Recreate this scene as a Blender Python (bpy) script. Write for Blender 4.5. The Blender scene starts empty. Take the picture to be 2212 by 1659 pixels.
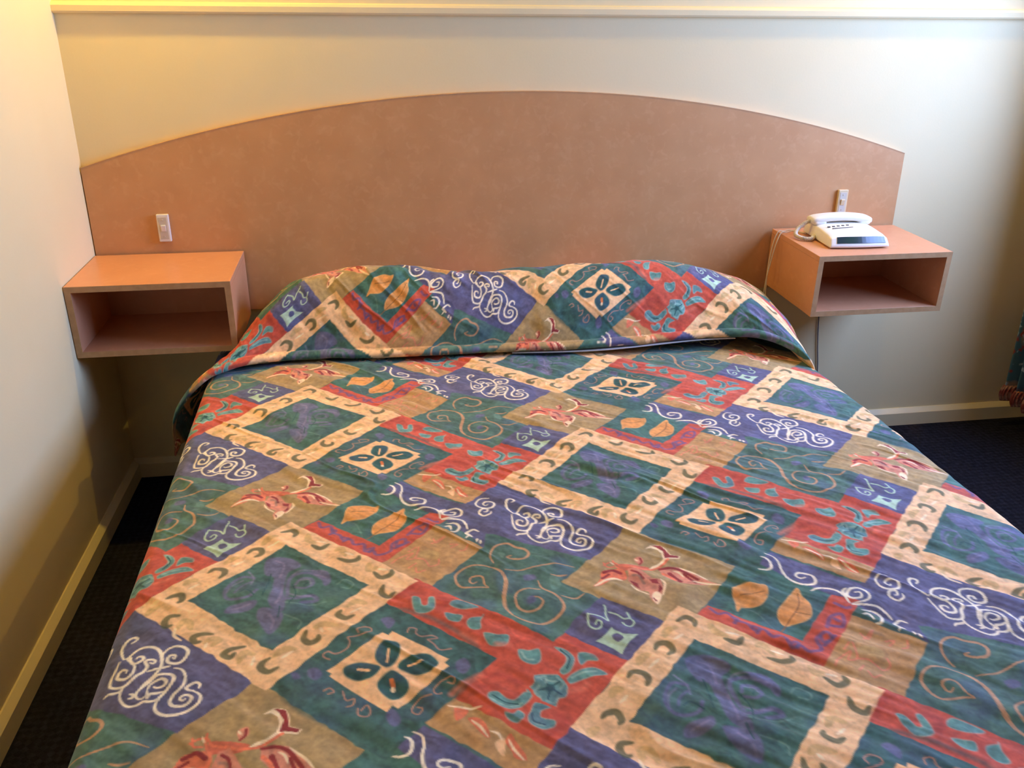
import bpy, bmesh, math
import numpy as np
from mathutils import Vector, Matrix

# ------------------------------------------------------------------ camera
scene = bpy.context.scene
C = scene.collection
cam_data = bpy.data.cameras.new('camera')
cam = bpy.data.objects.new('camera', cam_data)
C.objects.link(cam)
F_PX, PITCH, YAW, ROLL = 1863.6, .3909, .1613, .0047
cam_data.sensor_fit = 'HORIZONTAL'
cam_data.sensor_width = 36.0
cam_data.lens = F_PX * 36.0 / 2212.0
cam_data.clip_start = 0.02
fwd = Vector((math.sin(YAW) * math.cos(PITCH), math.cos(YAW) * math.cos(PITCH), -math.sin(PITCH)))
rgt = Vector((math.cos(YAW), -math.sin(YAW), 0))
upv = rgt.cross(fwd)
r2 = math.cos(ROLL) * rgt + math.sin(ROLL) * upv
u2 = -math.sin(ROLL) * rgt + math.cos(ROLL) * upv
m3 = Matrix((r2, u2, -fwd)).transposed()
cam.matrix_world = Matrix.Translation((.7939, -2.6482, 1.3527)) @ m3.to_4x4()
scene.camera = cam

# ------------------------------------------------------------------ world, daylight, exposure
world = bpy.data.worlds.new('sky')
scene.world = world
world.use_nodes = True
bg = world.node_tree.nodes['Background']
bg.inputs[0].default_value = (.62, .78, 1.0, 1)
bg.inputs[1].default_value = 1.2

ROOM_X, ROOM_Y, ROOM_Z = 3.22, -4.3, 2.45
WIN_Y0, WIN_Y1, WIN_Z0, WIN_Z1 = -1.4, -.22, .92, 2.15

WIN_TILT = 8                                    # sky light comes in on a downward slant
LEFT_X = -.011

def area_light(name, loc, rot, sx, sy, power, col):
    l = bpy.data.lights.new(name, 'AREA')
    l.shape = 'RECTANGLE'
    l.size, l.size_y, l.energy, l.color = sx, sy, power, col
    o = bpy.data.objects.new(name, l)
    C.objects.link(o)
    o.location, o.rotation_euler = loc, rot
    return o

# daylight entering by the window in the right-hand wall
area_light('window_daylight', (ROOM_X - .05, (WIN_Y0 + WIN_Y1) / 2, (WIN_Z0 + WIN_Z1) / 2),
           (math.radians(90 - WIN_TILT), 0, math.radians(90)), WIN_Y1 - WIN_Y0 - .1, WIN_Z1 - WIN_Z0 - .15,
           54, (.31, .47, 1.0)).data.spread = math.radians(150)
LAMP_POWER = 43
LAMP_COL = (1.0, .68, .10)

vs = scene.view_settings
vs.view_transform = 'Standard'
vs.look = 'None'
vs.exposure = 0.30
vs.gamma = 1.0
vs.use_curve_mapping = False

# ------------------------------------------------------------------ helpers
def lin(c):
    c = np.asarray(c, float) / 255.0
    return np.where(c <= .04045, c / 12.92, ((c + .055) / 1.055) ** 2.4)

def rgba(c):
    l = lin(c)
    return (float(l[0]), float(l[1]), float(l[2]), 1.0)

def mat(name, col, rough=.6, col2=None, scale=20, detail=3, bump=0, bscale=200, spec=.3, stops=(.35, .65)):
    m = bpy.data.materials.new(name)
    m.use_nodes = True
    nt = m.node_tree
    b = nt.nodes['Principled BSDF']
    b.inputs['Base Color'].default_value = rgba(col)
    b.inputs['Roughness'].default_value = rough
    b.inputs['Specular IOR Level'].default_value = spec
    tc = nt.nodes.new('ShaderNodeTexCoord')
    if col2 is not None:
        n = nt.nodes.new('ShaderNodeTexNoise')
        n.inputs['Scale'].default_value = scale
        n.inputs['Detail'].default_value = detail
        nt.links.new(tc.outputs['Object'], n.inputs['Vector'])
        r = nt.nodes.new('ShaderNodeValToRGB')
        r.color_ramp.elements[0].position, r.color_ramp.elements[1].position = stops
        r.color_ramp.elements[0].color, r.color_ramp.elements[1].color = rgba(col), rgba(col2)
        nt.links.new(n.outputs['Fac'], r.inputs['Fac'])
        nt.links.new(r.outputs['Color'], b.inputs['Base Color'])
    if bump:
        n2 = nt.nodes.new('ShaderNodeTexNoise')
        n2.inputs['Scale'].default_value = bscale
        n2.inputs['Detail'].default_value = 2
        nt.links.new(tc.outputs['Object'], n2.inputs['Vector'])
        bp = nt.nodes.new('ShaderNodeBump')
        bp.inputs['Strength'].default_value = bump
        bp.inputs['Distance'].default_value = .002
        nt.links.new(n2.outputs['Fac'], bp.inputs['Height'])
        nt.links.new(bp.outputs['Normal'], b.inputs['Normal'])
    return m

def tag(o, label, cat=None, group=None, kind=None):
    if label: o['label'] = label
    if cat: o['category'] = cat
    if group: o['group'] = group
    if kind: o['kind'] = kind
    return o

def thing(name, label, cat, loc=(0, 0, 0), rot=(0, 0, 0), group=None):
    o = bpy.data.objects.new(name, None)
    o.empty_display_size = .05
    C.objects.link(o)
    o.location, o.rotation_euler = loc, rot
    return tag(o, label, cat, group)

def link_mesh(name, me, material, parent=None, smooth=False):
    o = bpy.data.objects.new(name, me)
    C.objects.link(o)
    if material: me.materials.append(material)
    if parent: o.parent = parent
    if smooth:
        me.polygons.foreach_set('use_smooth', [True] * len(me.polygons))
    return o

def bm_obj(name, bm, material, parent=None, bevel=0, seg=2, smooth=False):
    bmesh.ops.recalc_face_normals(bm, faces=bm.faces[:])
    if bevel:
        bmesh.ops.bevel(bm, geom=[e for e in bm.edges if e.calc_face_angle(0) > .5], offset=bevel,
                        segments=seg, affect='EDGES', profile=.5, clamp_overlap=True)
    me = bpy.data.meshes.new(name)
    bm.to_mesh(me)
    bm.free()
    return link_mesh(name, me, material, parent, smooth)

def add_box(bm, x0, x1, y0, y1, z0, z1):
    v = [bm.verts.new((x, y, z)) for x in (x0, x1) for y in (y0, y1) for z in (z0, z1)]
    for f in ((0, 1, 3, 2), (4, 6, 7, 5), (0, 4, 5, 1), (2, 3, 7, 6), (0, 2, 6, 4), (1, 5, 7, 3)):
        bm.faces.new([v[i] for i in f])

def box(name, lo, hi, material, parent=None, bevel=0, seg=2):
    bm = bmesh.new()
    add_box(bm, lo[0], hi[0], lo[1], hi[1], lo[2], hi[2])
    return bm_obj(name, bm, material, parent, bevel, seg)

def prism(name, pts, axis, a, b, material, parent=None, bevel=0, seg=2):
    """extrude a 2-D outline along an axis ('x': pts are y,z; 'y': pts are x,z)"""
    bm = bmesh.new()
    mk = (lambda p, t: (t, p[0], p[1])) if axis == 'x' else (lambda p, t: (p[0], t, p[1]))
    A = [bm.verts.new(mk(p, a)) for p in pts]
    B = [bm.verts.new(mk(p, b)) for p in pts]
    n = len(pts)
    bm.faces.new(A)
    bm.faces.new(B[::-1])
    for i in range(n):
        bm.faces.new((A[i], B[i], B[(i + 1) % n], A[(i + 1) % n]))
    return bm_obj(name, bm, material, parent, bevel, seg)

def catmull(pts, n):
    """smooth curve through points, n samples for each span"""
    p = np.asarray(pts, float)
    p = np.vstack([2 * p[0] - p[1], p, 2 * p[-1] - p[-2]])
    t = np.linspace(0, 1, n, endpoint=False)[:, None]
    out = []
    for i in range(1, len(p) - 2):
        a, b, c, d = p[i - 1], p[i], p[i + 1], p[i + 2]
        out.append(.5 * (2 * b + (c - a) * t + (2 * a - 5 * b + 4 * c - d) * t ** 2 + (3 * b - a - 3 * c + d) * t ** 3))
    out.append(p[-2][None])
    return np.vstack(out)

def tube(name, path, rad, material, parent=None, sides=8):
    path = np.asarray(path, float)
    n = len(path)
    tan = np.gradient(path, axis=0)
    tan /= np.linalg.norm(tan, axis=1)[:, None] + 1e-12
    ref = np.array([.31, .52, .8])
    verts, faces = [], []
    for i in range(n):
        u = np.cross(tan[i], ref); u /= np.linalg.norm(u)
        w = np.cross(tan[i], u)
        ref = np.cross(u, tan[i]) if i else ref
        for k in range(sides):
            a = 2 * math.pi * k / sides
            verts.append(tuple(path[i] + rad * (math.cos(a) * u + math.sin(a) * w)))
    for i in range(n - 1):
        for k in range(sides):
            k2 = (k + 1) % sides
            faces.append((i * sides + k, i * sides + k2, (i + 1) * sides + k2, (i + 1) * sides + k))
    faces.append(tuple(range(sides - 1, -1, -1)))
    faces.append(tuple((n - 1) * sides + k for k in range(sides)))
    me = bpy.data.meshes.new(name)
    me.from_pydata(verts, [], faces)
    return link_mesh(name, me, material, parent, True)

def grid_mesh(name, P, col, material, parent=None):
    """P: (rows, cols, 3) vertex positions, col: (rows, cols, 3) linear colours of the printed cloth"""
    r, c = P.shape[:2]
    me = bpy.data.meshes.new(name)
    me.vertices.add(r * c)
    me.vertices.foreach_set('co', P.reshape(-1).astype(np.float32))
    idx = np.arange(r * c, dtype=np.int32).reshape(r, c)
    q = np.stack([idx[:-1, :-1], idx[:-1, 1:], idx[1:, 1:], idx[1:, :-1]], -1).reshape(-1, 4)
    me.loops.add(q.size)
    me.loops.foreach_set('vertex_index', q.reshape(-1))
    me.polygons.add(len(q))
    me.polygons.foreach_set('loop_start', np.arange(0, q.size, 4, dtype=np.int32))
    me.polygons.foreach_set('use_smooth', np.ones(len(q), dtype=bool))
    me.update(calc_edges=True)
    if col is not None:
        at = me.color_attributes.new('print', 'FLOAT_COLOR', 'POINT')
        rgb = np.ones((r * c, 4), np.float32)
        rgb[:, :3] = col.reshape(-1, 3)
        at.data.foreach_set('color', rgb.reshape(-1))
    return link_mesh(name, me, material, parent)

_rng = np.random.RandomState(7)
_tab = _rng.rand(256, 256)
def vnoise(x, y, seed=0):
    """smooth value noise in -1..1"""
    x = np.asarray(x) + seed * 17.3
    y = np.asarray(y) + seed * 31.7
    xi, yi = np.floor(x).astype(int), np.floor(y).astype(int)
    fx, fy = x - xi, y - yi
    fx, fy = fx * fx * fx * (fx * (fx * 6 - 15) + 10), fy * fy * fy * (fy * (fy * 6 - 15) + 10)
    g = lambda i, j: _tab[i % 256, j % 256]
    a = g(xi, yi) * (1 - fx) + g(xi + 1, yi) * fx
    b = g(xi, yi + 1) * (1 - fx) + g(xi + 1, yi + 1) * fx
    return 2 * (a * (1 - fy) + b * fy) - 1

# ------------------------------------------------------------------ the room
M_wall = mat('cream_wall_paint', (231, 213, 163), .75, (234, 216, 167), 3, bump=.08, bscale=160, spec=.2)
M_ceil = mat('ceiling_paint', (170, 162, 150), .8)
M_trim = mat('gloss_trim_paint', (230, 214, 168), .4, spec=.35)
M_white = mat('white_plastic', (236, 230, 216), .3, spec=.45)

def carpet_material():
    m = mat('navy_carpet', (34, 35, 46), .95, (22, 23, 31), 60, spec=.1)
    nt = m.node_tree
    b = nt.nodes['Principled BSDF']
    ramp = [n for n in nt.nodes if n.type == 'VALTORGB'][0]
    tc = [n for n in nt.nodes if n.type == 'TEX_COORD'][0]
    mp = nt.nodes.new('ShaderNodeMapping')
    mp.inputs['Rotation'].default_value = (0, 0, math.radians(45))
    ck = nt.nodes.new('ShaderNodeTexChecker')
    ck.inputs['Scale'].default_value = 75
    ck.inputs['Color1'].default_value = (1, 1, 1, 1)
    ck.inputs['Color2'].default_value = (.62, .62, .66, 1)
    mx = nt.nodes.new('ShaderNodeMix')
    mx.data_type, mx.blend_type = 'RGBA', 'MULTIPLY'
    mx.inputs[0].default_value = 1
    nt.links.new(tc.outputs['Object'], mp.inputs['Vector'])
    nt.links.new(mp.outputs['Vector'], ck.inputs['Vector'])
    nt.links.new(ramp.outputs['Color'], mx.inputs[6])
    nt.links.new(ck.outputs['Color'], mx.inputs[7])
    nt.links.new(mx.outputs[2], b.inputs['Base Color'])
    n = nt.nodes.new('ShaderNodeTexNoise')
    n.inputs['Scale'].default_value = 420
    bp = nt.nodes.new('ShaderNodeBump')
    bp.inputs['Strength'].default_value = .5
    bp.inputs['Distance'].default_value = .004
    nt.links.new(tc.outputs['Object'], n.inputs['Vector'])
    nt.links.new(n.outputs['Fac'], bp.inputs['Height'])
    nt.links.new(bp.outputs['Normal'], b.inputs['Normal'])
    return m

def struct(o, label=None, cat=None):
    return tag(o, label, cat, kind='structure')

T = .12
struct(box('floor', (-T, ROOM_Y - T, -.1), (ROOM_X + T, T, 0), carpet_material()), 'dark navy carpet with a fine woven check', 'floor')
struct(box('ceiling', (-T, ROOM_Y - T, ROOM_Z), (ROOM_X + T, T, ROOM_Z + .1), M_ceil), 'plain off-white ceiling over the bed', 'ceiling')
struct(box('wall_back', (-T, 0, 0), (ROOM_X + T, T, ROOM_Z), M_wall), 'cream painted wall behind the headboard', 'wall')
struct(box('wall_left', (-T, ROOM_Y, 0), (LEFT_X, 0, ROOM_Z), M_wall), 'cream painted side wall beside the left shelf', 'wall')
struct(box('wall_front', (-T, ROOM_Y - T, 0), (ROOM_X + T, ROOM_Y, ROOM_Z), mat('dark_unseen_wall', (112, 84, 66), .85, (92, 68, 54), 8)), 'unseen wall facing the foot of the bed, darkened to cut bounce light', 'wall')  # unseen wall; dark brown finish invented to cut bounce light
bm = bmesh.new()
add_box(bm, ROOM_X, ROOM_X + T, ROOM_Y, 0, 0, WIN_Z0)
add_box(bm, ROOM_X, ROOM_X + T, ROOM_Y, 0, WIN_Z1, ROOM_Z)
add_box(bm, ROOM_X, ROOM_X + T, ROOM_Y, WIN_Y0, WIN_Z0, WIN_Z1)
add_box(bm, ROOM_X, ROOM_X + T, WIN_Y1, 0, WIN_Z0, WIN_Z1)
struct(bm_obj('wall_right', bm, M_wall), 'cream painted window wall on the curtain side', 'wall')

win = thing('window_1', 'white framed window letting daylight in beside the curtain', 'window', (ROOM_X + .06, (WIN_Y0 + WIN_Y1) / 2, WIN_Z0))
win['kind'] = 'structure'
hw, hh = (WIN_Y1 - WIN_Y0) / 2, WIN_Z1 - WIN_Z0
bm = bmesh.new()
for a0, a1, b0, b1 in ((-hw, hw, 0, .045), (-hw, hw, hh - .045, hh), (-hw, -hw + .045, 0, hh), (hw - .045, hw, 0, hh), (-.025, .025, 0, hh)):
    add_box(bm, -.03, .03, a0, a1, b0, b1)
bm_obj('window_frame', bm, M_trim, win)
gl = bpy.data.materials.new('window_glass')
gl.use_nodes = True
gb = gl.node_tree.nodes['Principled BSDF']
gb.inputs['Transmission Weight'].default_value = 1
gb.inputs['Roughness'].default_value = .0
gb.inputs['IOR'].default_value = 1.02
for s in (-1, 1):
    box('pane', (.0, min(s * .025, s * (hw - .045)), .045), (.004, max(s * .025, s * (hw - .045)), hh - .045), gl, win)

# skirting boards: flat face with a sloping top ledge
SK_H, SK_D = .064, .017
sk = [(0, 0), (-SK_D, 0), (-SK_D, SK_H - .016), (-SK_D + .003, SK_H - .012), (-.004, SK_H), (0, SK_H)]
struct(prism('baseboard_back', sk, 'x', LEFT_X, ROOM_X, M_trim), 'cream skirting board under the headboard wall', 'skirting board')
struct(prism('baseboard_left', [(LEFT_X - y, z) for y, z in sk], 'y', ROOM_Y, -SK_D, M_trim), 'cream skirting board along the left wall', 'skirting board')
struct(prism('baseboard_right', [(ROOM_X + y, z) for y, z in sk], 'y', ROOM_Y, -SK_D, M_trim), 'cream skirting board below the window wall', 'skirting board')
# narrow rail across the wall above the headboard
TR = 1.385
struct(prism('trim_1', [(0, TR), (-.010, TR + .001), (-.014, TR + .006), (-.014, TR + .02), (-.010, TR + .027), (0, TR + .03)], 'x', LEFT_X, ROOM_X, M_wall),
       'narrow cream moulding running across the wall above the headboard', 'moulding')

# ------------------------------------------------------------------ headboard
def laminate(name, c1, c2, c3, rough):
    m = mat(name, c1, rough, c2, 9, 5, spec=.4, stops=(.3, .7))
    nt = m.node_tree
    b = nt.nodes['Principled BSDF']
    ramp = [n for n in nt.nodes if n.type == 'VALTORGB'][0]
    tc = [n for n in nt.nodes if n.type == 'TEX_COORD'][0]
    n = nt.nodes.new('ShaderNodeTexNoise')
    n.inputs['Scale'].default_value = 42
    n.inputs['Detail'].default_value = 6
    n.inputs['Distortion'].default_value = .6
    r = nt.nodes.new('ShaderNodeValToRGB')
    r.color_ramp.elements[0].position, r.color_ramp.elements[1].position = .52, .78
    r.color_ramp.elements[0].color, r.color_ramp.elements[1].color = (0, 0, 0, 1), (.55, .55, .55, 1)
    mx = nt.nodes.new('ShaderNodeMix')
    mx.data_type = 'RGBA'
    mx.inputs[7].default_value = rgba(c3)
    nt.links.new(tc.outputs['Object'], n.inputs['Vector'])
    nt.links.new(n.outputs['Fac'], r.inputs['Fac'])
    nt.links.new(r.outputs['Color'], mx.inputs[0])
    nt.links.new(ramp.outputs['Color'], mx.inputs[6])
    nt.links.new(mx.outputs[2], b.inputs['Base Color'])
    return m

M_lam = laminate('apricot_laminate', (199, 146, 94), (208, 156, 103), (216, 167, 117), .45)
M_shelf = laminate('apricot_shelf_laminate', (206, 142, 100), (212, 150, 108), (218, 160, 120), .33)
M_band = mat('edge_banding', (202, 156, 108), .5, (192, 146, 98), 60)

HB_X0 = LEFT_X + .001
HB_W, HB_Y, HB_BOT, HB_END, HB_TOP = 2.508 - HB_X0, .02, .553, .985, 1.183
R_ = ((HB_W / 2) ** 2 + (HB_TOP - HB_END) ** 2) / (2 * (HB_TOP - HB_END))
def hb_z(x):
    return HB_TOP - R_ + math.sqrt(R_ ** 2 - (x - HB_W / 2) ** 2)
hb = thing('headboard', 'wide apricot laminate headboard with a shallow arched top', 'headboard', (HB_X0 + HB_W / 2, -HB_Y / 2 - .0005, HB_BOT))
N = 64
arc = [(-HB_W / 2 + .002 + (HB_W - .004) * i / N, hb_z(.002 + (HB_W - .004) * i / N) - HB_BOT - .002) for i in range(N + 1)]
prism('panel', [(-HB_W / 2 + .002, 0)] + arc + [(HB_W / 2 - .002, 0)], 'y', -HB_Y / 2, HB_Y / 2, M_lam, hb)
bm = bmesh.new()
prev = None
ring = []
for x, z in arc:
    ring.append([bm.verts.new((x, y, z + dz)) for y, dz in ((-HB_Y / 2 - .0006, -.0002), (-HB_Y / 2 - .0006, .002), (HB_Y / 2, .002), (HB_Y / 2, -.0002))])
for a, b in zip(ring, ring[1:]):
    for k in range(4):
        bm.faces.new((a[k], b[k], b[(k + 1) % 4], a[(k + 1) % 4]))
bm.faces.new(ring[0]); bm.faces.new(ring[-1][::-1])
tag(bm_obj('lit_edge_strip', bm, M_band, hb), 'strip standing in for the lit edge of the arched top')  # thin strip stands in for lamplight on the top edge

# ------------------------------------------------------------------ bedside shelf boxes
def shelf(x0, w, ztop, d, h, droop, label):
    t = thing('bedside_shelf', label, 'shelf', (x0, -HB_Y - .0015, ztop - h), (droop, 0, 0), 'wall-hung bedside shelf boxes')
    b = .016
    f = .0015                                           # banding sits on the front edges
    box('top_panel', (0, -d + f, h - b), (w, 0, h), M_shelf, t, .0008, 1)
    box('bottom_panel', (0, -d + f, 0), (w, 0, b), M_shelf, t, .0008, 1)
    box('side_panel', (0, -d + f, b), (b, 0, h - b), M_shelf, t)
    box('side_panel', (w - b, -d + f, b), (w, 0, h - b), M_shelf, t)
    box('back_panel', (b, -.008, b), (w - b, 0, h - b), M_shelf, t)
    for nm, lo, hi in (('edge_band', (0, -d, h - b), (w, -d + f, h)), ('edge_band', (0, -d, 0), (w, -d + f, b)),
                       ('edge_band', (0, -d, b), (b, -d + f, h - b)), ('edge_band', (w - b, -d, b), (w, -d + f, h - b))):
        box(nm, lo, hi, M_band, t)
    return t
shelf(LEFT_X + .002, .418, .737, .305, .198, .030, 'open apricot shelf box with a bare top, fixed in the wall corner')
shelf(2.077, .427, .754, .323, .187, .042, 'open apricot shelf box carrying the white telephone')

# ------------------------------------------------------------------ light switches on the headboard
def switch(x, z, label, M_white=M_white):
    t = thing('light_switch', label, 'light switch', (x, -HB_Y - .001, z), (0, 0, 0), 'narrow switches set on the headboard')
    w, h, d = .034, .080, .011
    bm = bmesh.new()
    add_box(bm, -w / 2, w / 2, -d, 0, -h / 2, h / 2)
    p = bm_obj('plate', bm, M_white, t, .0025, 2)
    M_in = mat('switch_inset', (206, 196, 174), .4)
    box('inset', (-.0115, -d - .0008, -h / 2 + .008), (.0115, -d, h / 2 - .008), M_in, t, .0004, 1)
    prism('rocker', [(-d - .0008, -.0095), (-d - .0022, -.009), (-d - .0052, .0075), (-d - .0045, .0095), (-d - .0008, .0095)], 'x', -.0065, .0065, M_white, t, .0006, 2)
    for s in (-1, 1):
        bm = bmesh.new()
        bmesh.ops.create_cone(bm, cap_ends=True, segments=12, radius1=.0022, radius2=.0018, depth=.0012,
                              matrix=Matrix.Translation((0, -d - .0012, s * .024)) @ Matrix.Rotation(math.radians(90), 4, 'X'))
        bm_obj('screw', bm, M_in, t)
    return t
switch(.193, .812, 'white light switch above the bare left-hand shelf')
switch(2.307, .834, 'cream light switch just above the telephone', mat('cream_plastic', (222, 198, 152), .4))  # this plate gets a warmer cream tone

# ------------------------------------------------------------------ telephone
M_phone = mat('ivory_phone_plastic', (238, 232, 218), .35, spec=.4)
M_phone2 = mat('ivory_cord', (222, 208, 184), .45)
M_dark = mat('dark_button', (88, 80, 70), .5)
M_lcd = mat('lcd_window', (44, 66, 58), .14, (38, 48, 60), 9, spec=.6)  # bluer second tone is a reflection put into the colour
PH_Y = -.188
ph = thing('telephone', 'white desk telephone with a dark display on the right-hand shelf', 'telephone',
           (2.243, PH_Y, .754 - (abs(PH_Y) - .02) * math.tan(.042) + .0012), (.042, 0, math.radians(-3)))
prof = [(-.098, .003), (-.1, .011), (-.086, .033), (-.06, .039), (-.01, .043), (.03, .045), (.085, .046), (.098, .04), (.1, .003)]
bm = bmesh.new()
NX = 16
rows = []
for i in range(NX + 1):
    s = -1 + 2 * i / NX
    row = []
    for (y, z) in prof:
        k = 1 - .10 * (z / .06) if z > .01 else 1
        zz = z * (1 - .16 * abs(s) ** 5)
        yy = y - .006 * (1 - s * s) if y < -.05 else y
        row.append(bm.verts.new((s * .094 * k, yy, zz)))
    rows.append(row)
n = len(prof)
for a, b in zip(rows, rows[1:]):
    for k in range(n):
        bm.faces.new((a[k], a[(k + 1) % n], b[(k + 1) % n], b[k]))
bm.faces.new(rows[0]); bm.faces.new(rows[-1][::-1])
body = bm_obj('body', bm, M_phone, ph, .004, 3, True)
def bar(name, half, fn, sec, material, parent, steps=20):
    """sweep a closed section (y,z pairs) along x; fn(s) gives (dy, dz, scale)"""
    bm = bmesh.new()
    rr = []
    for i in range(steps + 1):
        s = -1 + 2 * i / steps
        dy, dz, sc = fn(s)
        rr.append([bm.verts.new((s * half, dy + y * sc, dz + z * sc)) for y, z in sec])
    m_ = len(sec)
    for a, b in zip(rr, rr[1:]):
        for k in range(m_):
            bm.faces.new((a[k], a[(k + 1) % m_], b[(k + 1) % m_], b[k]))
    bm.faces.new(rr[0]); bm.faces.new(rr[-1][::-1])
    return bm_obj(name, bm, material, parent, 0, 2, True)
# display let into the sloping front
bm = bmesh.new()
def face_pt(s, t, off):
    y = -.0985 + (.083 - .0985) * -1 * t
    z = .0135 + (.0345 - .0135) * t
    k = 1 - .10 * (z / .06)
    return (s * .094 * k, y - .006 * (1 - s * s) - off * .8, z * (1 - .16 * abs(s) ** 5) + off * .5)
gr = {}
for layer, off in ((0, .0003), (1, .0022)):
    for i in range(13):
        for j, t_ in enumerate((.14, .95)):
            gr[layer, i, j] = bm.verts.new(face_pt(-.80 + 1.68 * i / 12, t_, off))
for i in range(12):
    bm.faces.new((gr[1, i, 0], gr[1, i + 1, 0], gr[1, i + 1, 1], gr[1, i, 1]))
    bm.faces.new((gr[0, i, 0], gr[0, i + 1, 0], gr[1, i + 1, 0], gr[1, i, 0]))
    bm.faces.new((gr[0, i, 1], gr[1, i, 1], gr[1, i + 1, 1], gr[0, i + 1, 1]))
for i in (0, 12):
    bm.faces.new((gr[0, i, 0], gr[1, i, 0], gr[1, i, 1], gr[0, i, 1]))
tag(bm_obj('display', bm, M_lcd, ph), 'dark green glossy display window with a painted bluish reflection')
def top_z(y):
    return float(np.interp(y, [p[0] for p in prof[2:7]], [p[1] for p in prof[2:7]]))
for i in range(5):
    x = -.062 + i * .0165
    y = -.008 + i * .0035
    box('button', (x - .0042, y - .0028, top_z(y) - .003), (x + .0042, y + .0028, top_z(y) + .0022), M_dark, ph, .0008, 1)
bm = bmesh.new()
add_box(bm, -.036, .036, -.0022, .0022, -.002, .0014)
o = bm_obj('label_slot', bm, M_dark, ph, .0005, 1)
o.location = (-.022, -.019, top_z(-.019)); o.rotation_euler = (.16, 0, math.radians(9))
# handset lying across the back of the body
sec = []
for k in range(16):
    a = 2 * math.pi * k / 16
    cx_, sz_ = math.cos(a), math.sin(a)
    sec.append((math.copysign(abs(cx_) ** .6, cx_) * .028, math.copysign(abs(sz_) ** .6, sz_) * .011))
bar('handset', .098, lambda s: (.052 + .004 * s * s, .051 + .010 * (1 - s * s) - .001 * s ** 4, 1.0 - .05 * (1 - s * s) - .25 * abs(s) ** 14), sec, M_phone, ph, 28)
bar('earpiece', .022, lambda s: (0, 0, 1 - .3 * abs(s) ** 6), [(y * .95, z * .9) for y, z in sec], M_phone, ph, 10).location = (-.072, .054, .047)
bar('mouthpiece', .022, lambda s: (0, 0, 1 - .3 * abs(s) ** 6), [(y * .95, z * .9) for y, z in sec], M_phone, ph, 10).location = (.072, .054, .047)
# coiled handset cord looping out beside the phone
pth = catmull([(-.088, .05, .052), (-.112, .052, .042), (-.135, .05, .024), (-.147, .03, .010), (-.136, -.002, .0075), (-.114, -.008, .0075), (-.098, .012, .009), (-.093, .03, .012)], 60)
tan = np.gradient(pth, axis=0); tan /= np.linalg.norm(tan, axis=1)[:, None]
u_ = np.cross(tan, [0, 0, 1.]); u_ /= np.linalg.norm(u_, axis=1)[:, None]
w_ = np.cross(tan, u_)
ar = np.cumsum(np.r_[0, np.linalg.norm(np.diff(pth, axis=0), axis=1)])
ang = ar / .0034 * 2 * math.pi
env = np.clip(np.minimum(ar, ar[-1] - ar) / .012, .1, 1)[:, None] * .0052
tube('coiled_cord', pth + env * (np.cos(ang)[:, None] * u_ + np.sin(ang)[:, None] * w_), .0016, M_phone2, ph, 6)
# line cord drops over the shelf edge behind the bed
lc = thing('telephone_cable', 'thin ivory cable hanging down the left side of the telephone shelf', 'cable', (2.07, -.1, .45))
for pts in ([(.086, -.008, .302), (.046, .003, .309), (.018, -.006, .3085), (-.001, -.008, .307), (-.016, -.012, .27), (-.027, -.012, .21), (-.036, -.012, .14), (-.036, -.012, .04)],
            [(.086, .006, .302), (.044, .018, .309), (.018, .014, .308), (-.001, .013, .306), (-.012, .014, .27), (-.019, .014, .21), (-.02, .014, .14), (-.014, .014, .04)]):
    tube('strand', catmull(pts, 10), .0018, M_phone2, lc, 6)

M_cable = mat('grey_cable', (120, 118, 122), .5)
cb = tube('wall_cable', catmull([(2.296, -.004, .575), (2.297, -.004, .50), (2.300, -.004, .42), (2.31, -.004, .33), (2.322, -.004, .25), (2.33, -.004, .15), (2.333, -.0195, .075), (2.334, -.021, .02)], 10), .0022, M_cable)
tag(cb, 'thin grey cable running down the wall below the telephone shelf', 'cable')

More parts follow.
